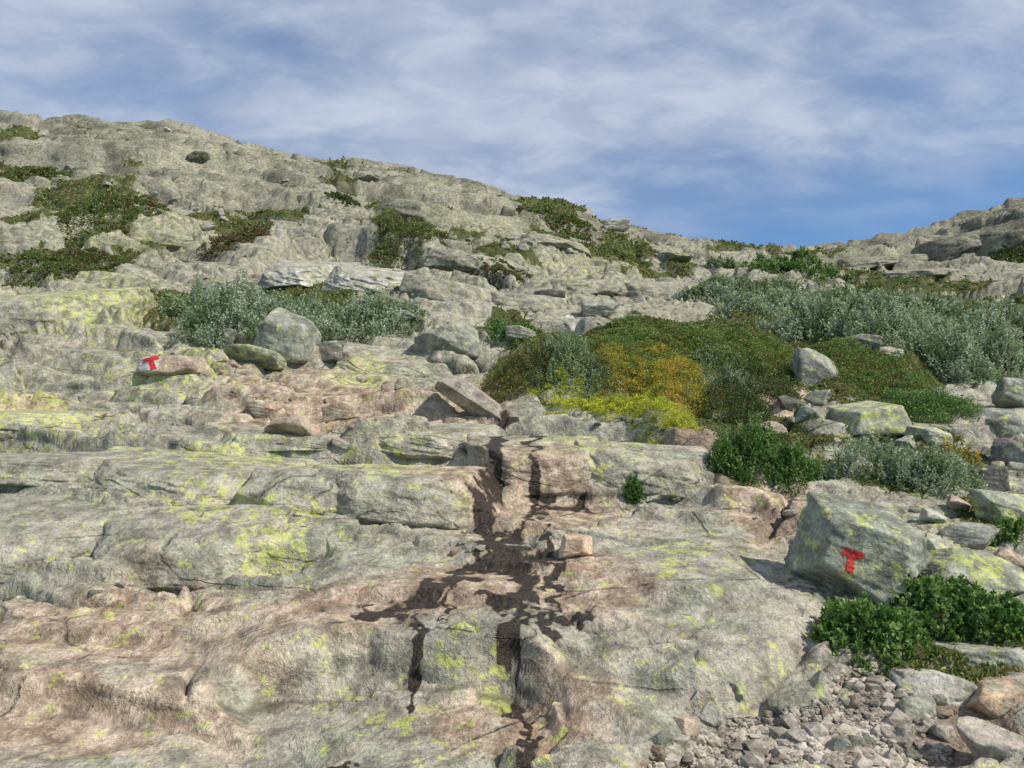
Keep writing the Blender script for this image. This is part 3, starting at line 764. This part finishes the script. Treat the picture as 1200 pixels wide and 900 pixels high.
for px, py, w, h, k, lb in [
 (612,462,90,30,'brownheath','brownish green heather clump at the left end of the green mound'),
 (662,462,110,38,'silver_green','grey green willow clump on the left of the mound'),
 (728,446,140,24,'heath','green heath cushion on the crest of the mound'),
 (800,416,180,18,'heath','wide green heath cushion along the top of the mound'),
 (895,432,170,24,'heath','green heath cushion at the upper right of the mound'),
 (668,484,84,14,'lime','small yellow green moss cushion on the lower left edge of the mound'),
 (728,489,80,19,'lime','yellow green moss cushion under the orange tinted clump of the mound'),
 (786,500,80,24,'lime','lowest yellow moss cushion on the front edge of the mound'),
 (735,468,86,26,'gold','orange tinted clump in front of the mound'),
 (800,476,104,32,'gold','large golden orange clump in the middle of the mound'),
 (780,440,90,17,'gold','golden clump higher up on the middle of the mound'),
 (700,466,50,22,'silver_green','little grey green clump between the moss cushions of the mound'),
 (765,448,50,16,'heath','green cushion between the golden clumps of the mound'),
 (860,468,80,32,'silver_green','silvery green clump right of the golden orange one'),
 (840,428,60,20,'silver','little silvery clump on the top of the mound'),
 (905,470,90,26,'dark','dark clump at the right end of the mound by the gully'),
 (870,494,90,26,'dark','dark green clump above the bright green shrub'),
 (1060,464,130,24,'heath','green heath cushion below the willow thicket'),
 (1110,496,90,32,'green','green clump between the wedge boulder and the rocks at the right edge')]:
    moss = k in ('lime','gold')
    sil = 'silver' in k
    bush('heath_shrub', lb, px, py, w, h, k, cat='shrub', dep=.8 if sil else 1., lf=.45 if moss else .62, dens=4.2 if moss else 2.6, group='low shrubs on and around the green mound', upright=.5 if sil else .1, asp=.42 if moss else .36, flat=not sil, stems=not moss)
bush('green_shrub', 'bright green leafy shrub below the dark end of the mound', 885, 566, 100, 62, 'green', cat='shrub', dep=.6, asp=.3)
bush('green_shrub', 'low green shrub just right of the bright green leafy shrub', 940, 576, 74, 42, 'green', cat='shrub', dep=.6, asp=.3)
bush('silver_shrub', 'silvery grey shrub growing round the upright grey rock on the right', 1030, 564, 115, 56, 'silver', cat='shrub', dep=.6)
bush('silver_shrub', 'silvery shrub nearest to the rocks stacked at the right edge', 1105, 576, 110, 52, 'silver', cat='shrub', dep=.6)
bush('gold_shrub', 'small orange tinted shrub on the right below the stacked rocks', 1135, 552, 60, 26, 'gold', cat='shrub', dep=.6)
bush('leafy_bush', 'fresh green bush at the foot of the boulder with the large red T', 1035, 776, 130, 46, 'green', dep=.7, asp=.3, lf=1.2, upright=.7, dens=.75)
bush('leafy_bush', 'fresh green bush spreading below the flat lichened boulder at the lower right', 1120, 752, 140, 46, 'green', dep=.7, asp=.3, lf=1.2, upright=.7, dens=.75)
bush('leafy_bush', 'fresh green bush cut by the right edge of the picture', 1195, 748, 80, 40, 'green', dep=.7, asp=.3, lf=1.2, upright=.7, dens=.75)
bush('fern_tuft', 'small dark green fern tuft in the crack of the middle ledge', 743, 590, 26, 32, 'green', cat='fern', stems=False, dep=.2)
bush('grass_tuft', 'small green tuft at the right edge above the flat grey stone', 1188, 632, 40, 24, 'green', cat='grass tuft', stems=False)
for px, py, w, h, k, lb in [
 (105,264,128,19,'olive','big green heather patch high on the left slope'),
 (275,284,96,14,'rust','brown heather patch right of the big green one on the left slope'),
 (470,298,102,21,'olive','green heather patch spilling down the slope left of the middle'),
 (655,269,96,13,'olive','heather patch near the skyline above the middle'),
 (735,305,64,9,'olive','small heather patch below the whitish skyline boulder'),
 (590,332,76,10,'rust','brown heather patch in the middle of the far slope'),
 (50,320,136,14,'olive','low green heather patch at the left edge of the slope'),
 (397,236,42,8,'dark','tiny heather patch below the skyline on the left'),
 (18,213,70,10,'olive','small green heather patch at the far left near the skyline'),
 (600,400,70,18,'green','green clump right of the pointed grey wedge of rock'),
 (435,366,40,10,'olive','little green tuft above the lower left willow')]:
    bush('heather_patch', lb, px, py, w, h, k, cat='heather', dep=1.4, lf=.62, dens=5., group='heather patches on the far slope', stems=False, upright=.1, asp=.5, flat=True)

def cover():
    m = (veg > .5) & (Y > 4) & (Y < 88)
    idx = np.argwhere(m)
    n = 110000; idx = idx[rng.integers(0, len(idx), n)]
    x = X[idx[:,0], idx[:,1]]; y = Y[idx[:,0], idx[:,1]]
    x = x+rng.normal(0,1,n)*.002*y; y = y+rng.normal(0,1,n)*.003*y
    z = hgt(x, y)
    nl = 5
    pal = np.array([(.13,.185,.042),(.10,.15,.035),(.19,.20,.055),(.15,.11,.045),(.085,.13,.03),(.22,.21,.075),(.13,.19,.048)])
    pn = fbm(x/y*25, np.log(y)*25, 71, 3)
    ci = np.clip(((pn+.7)/1.4*7+rng.normal(0,.9,n)).astype(int), 0, 6)
    C = pal[ci][:,None,:]*rng.uniform(.65,1.35,(n,nl,1))
    L = np.maximum(.026, .003*y)[:,None]*rng.uniform(.6,1.5,(n,nl))
    P = np.stack([x,y,z-.01],1)[:,None,:]+rng.normal(0,1,(n,nl,3))*np.array([.012,.012,0])*(1+y[:,None,None]*.12)
    D = rng.normal(0,.8,(n,nl,3))+np.array([0,0,.5])
    return leaf_mesh('heath', P.reshape(-1,3), D.reshape(-1,3), L.ravel(), L.ravel()*.36, C.reshape(-1,3))
o = link('heath_ground_cover', cover()); tag(o, 'low green and brown heath and grass filling the hollows between the rocks', 'ground cover', kind='stuff')

# ---------------------------------------------------------------- sky, sun, camera
sd = Vector((.80,-.46,0)).normalized(); el = math.radians(44)
sdir = Vector((sd.x*math.cos(el), sd.y*math.cos(el), math.sin(el)))
w = bpy.data.worlds.new('World'); SC.world = w; w.use_nodes = True
nt = w.node_tree; nt.nodes.clear()
sky = Nd(nt, 'ShaderNodeTexSky', sky_type='NISHITA', sun_disc=False, sun_elevation=el, sun_rotation=math.atan2(sd.x, sd.y), altitude=1200, air_density=1., dust_density=.3, ozone_density=2.)
g = Nd(nt, 'ShaderNodeTexCoord').outputs['Generated']
sp = Nd(nt, 'ShaderNodeSeparateXYZ', {0:g})
zz = mt(nt, 'ADD', mt(nt, 'MAXIMUM', sp.outputs[2], 0.), .30)
pv = Nd(nt, 'ShaderNodeCombineXYZ', {0:mt(nt,'DIVIDE',sp.outputs[0],zz), 1:mt(nt,'DIVIDE',sp.outputs[1],zz), 2:0.}).outputs[0]
mp = Nd(nt, 'ShaderNodeMapping', {'Vector':pv, 'Rotation':(0,0,math.radians(-20)), 'Scale':(1.,1.7,1.), 'Location':(.3,.1,0)}).outputs[0]
n1 = noise(nt, mp, 1.5, 5, .55, .15)
n2 = noise(nt, mp, 5.0, 7, .58, .3)
cl = mr(nt, mt(nt, 'ADD', mt(nt,'MULTIPLY',n1,.75), mt(nt,'MULTIPLY',n2,.25)), .33, .60, .38, 1.)
lowb = mr(nt, mt(nt, 'ADD', sp.outputs[2], mt(nt,'MULTIPLY', sp.outputs[0], -.10)), .19, .33, .10, 1.)
cl = mt(nt, 'MULTIPLY', mt(nt,'MULTIPLY', cl, lowb), .92)
cc = mx(nt, mr(nt, n2, .35, .68), (4.2,4.9,6.4), (5.9,6.5,7.7))
skc = mx(nt, 1., sky.outputs[0], (.80,1.15,1.38), 'MULTIPLY')
bg = Nd(nt, 'ShaderNodeBackground', {0:mx(nt, cl, skc, cc), 1:.1})
Nd(nt, 'ShaderNodeOutputWorld', {0:bg.outputs[0]})
L = bpy.data.lights.new('sun', 'SUN'); L.energy = 5.0; L.angle = math.radians(.5); L.color = (1,.93,.82)
lo = bpy.data.objects.new('sun', L); COL.objects.link(lo); lo.rotation_euler = sdir.to_track_quat('Z', 'Y').to_euler()
cam = bpy.data.cameras.new('camera'); cam.sensor_width = 36; cam.lens = 26; cam.clip_end = 6000; cam.clip_start = .05
c = bpy.data.objects.new('camera', cam); COL.objects.link(c); c.location = (0,0,CAMZ); c.rotation_euler = (math.radians(95), 0, 0)
SC.camera = c
SC.view_settings.view_transform = 'Standard'; SC.view_settings.look = 'None'; SC.view_settings.exposure = 0
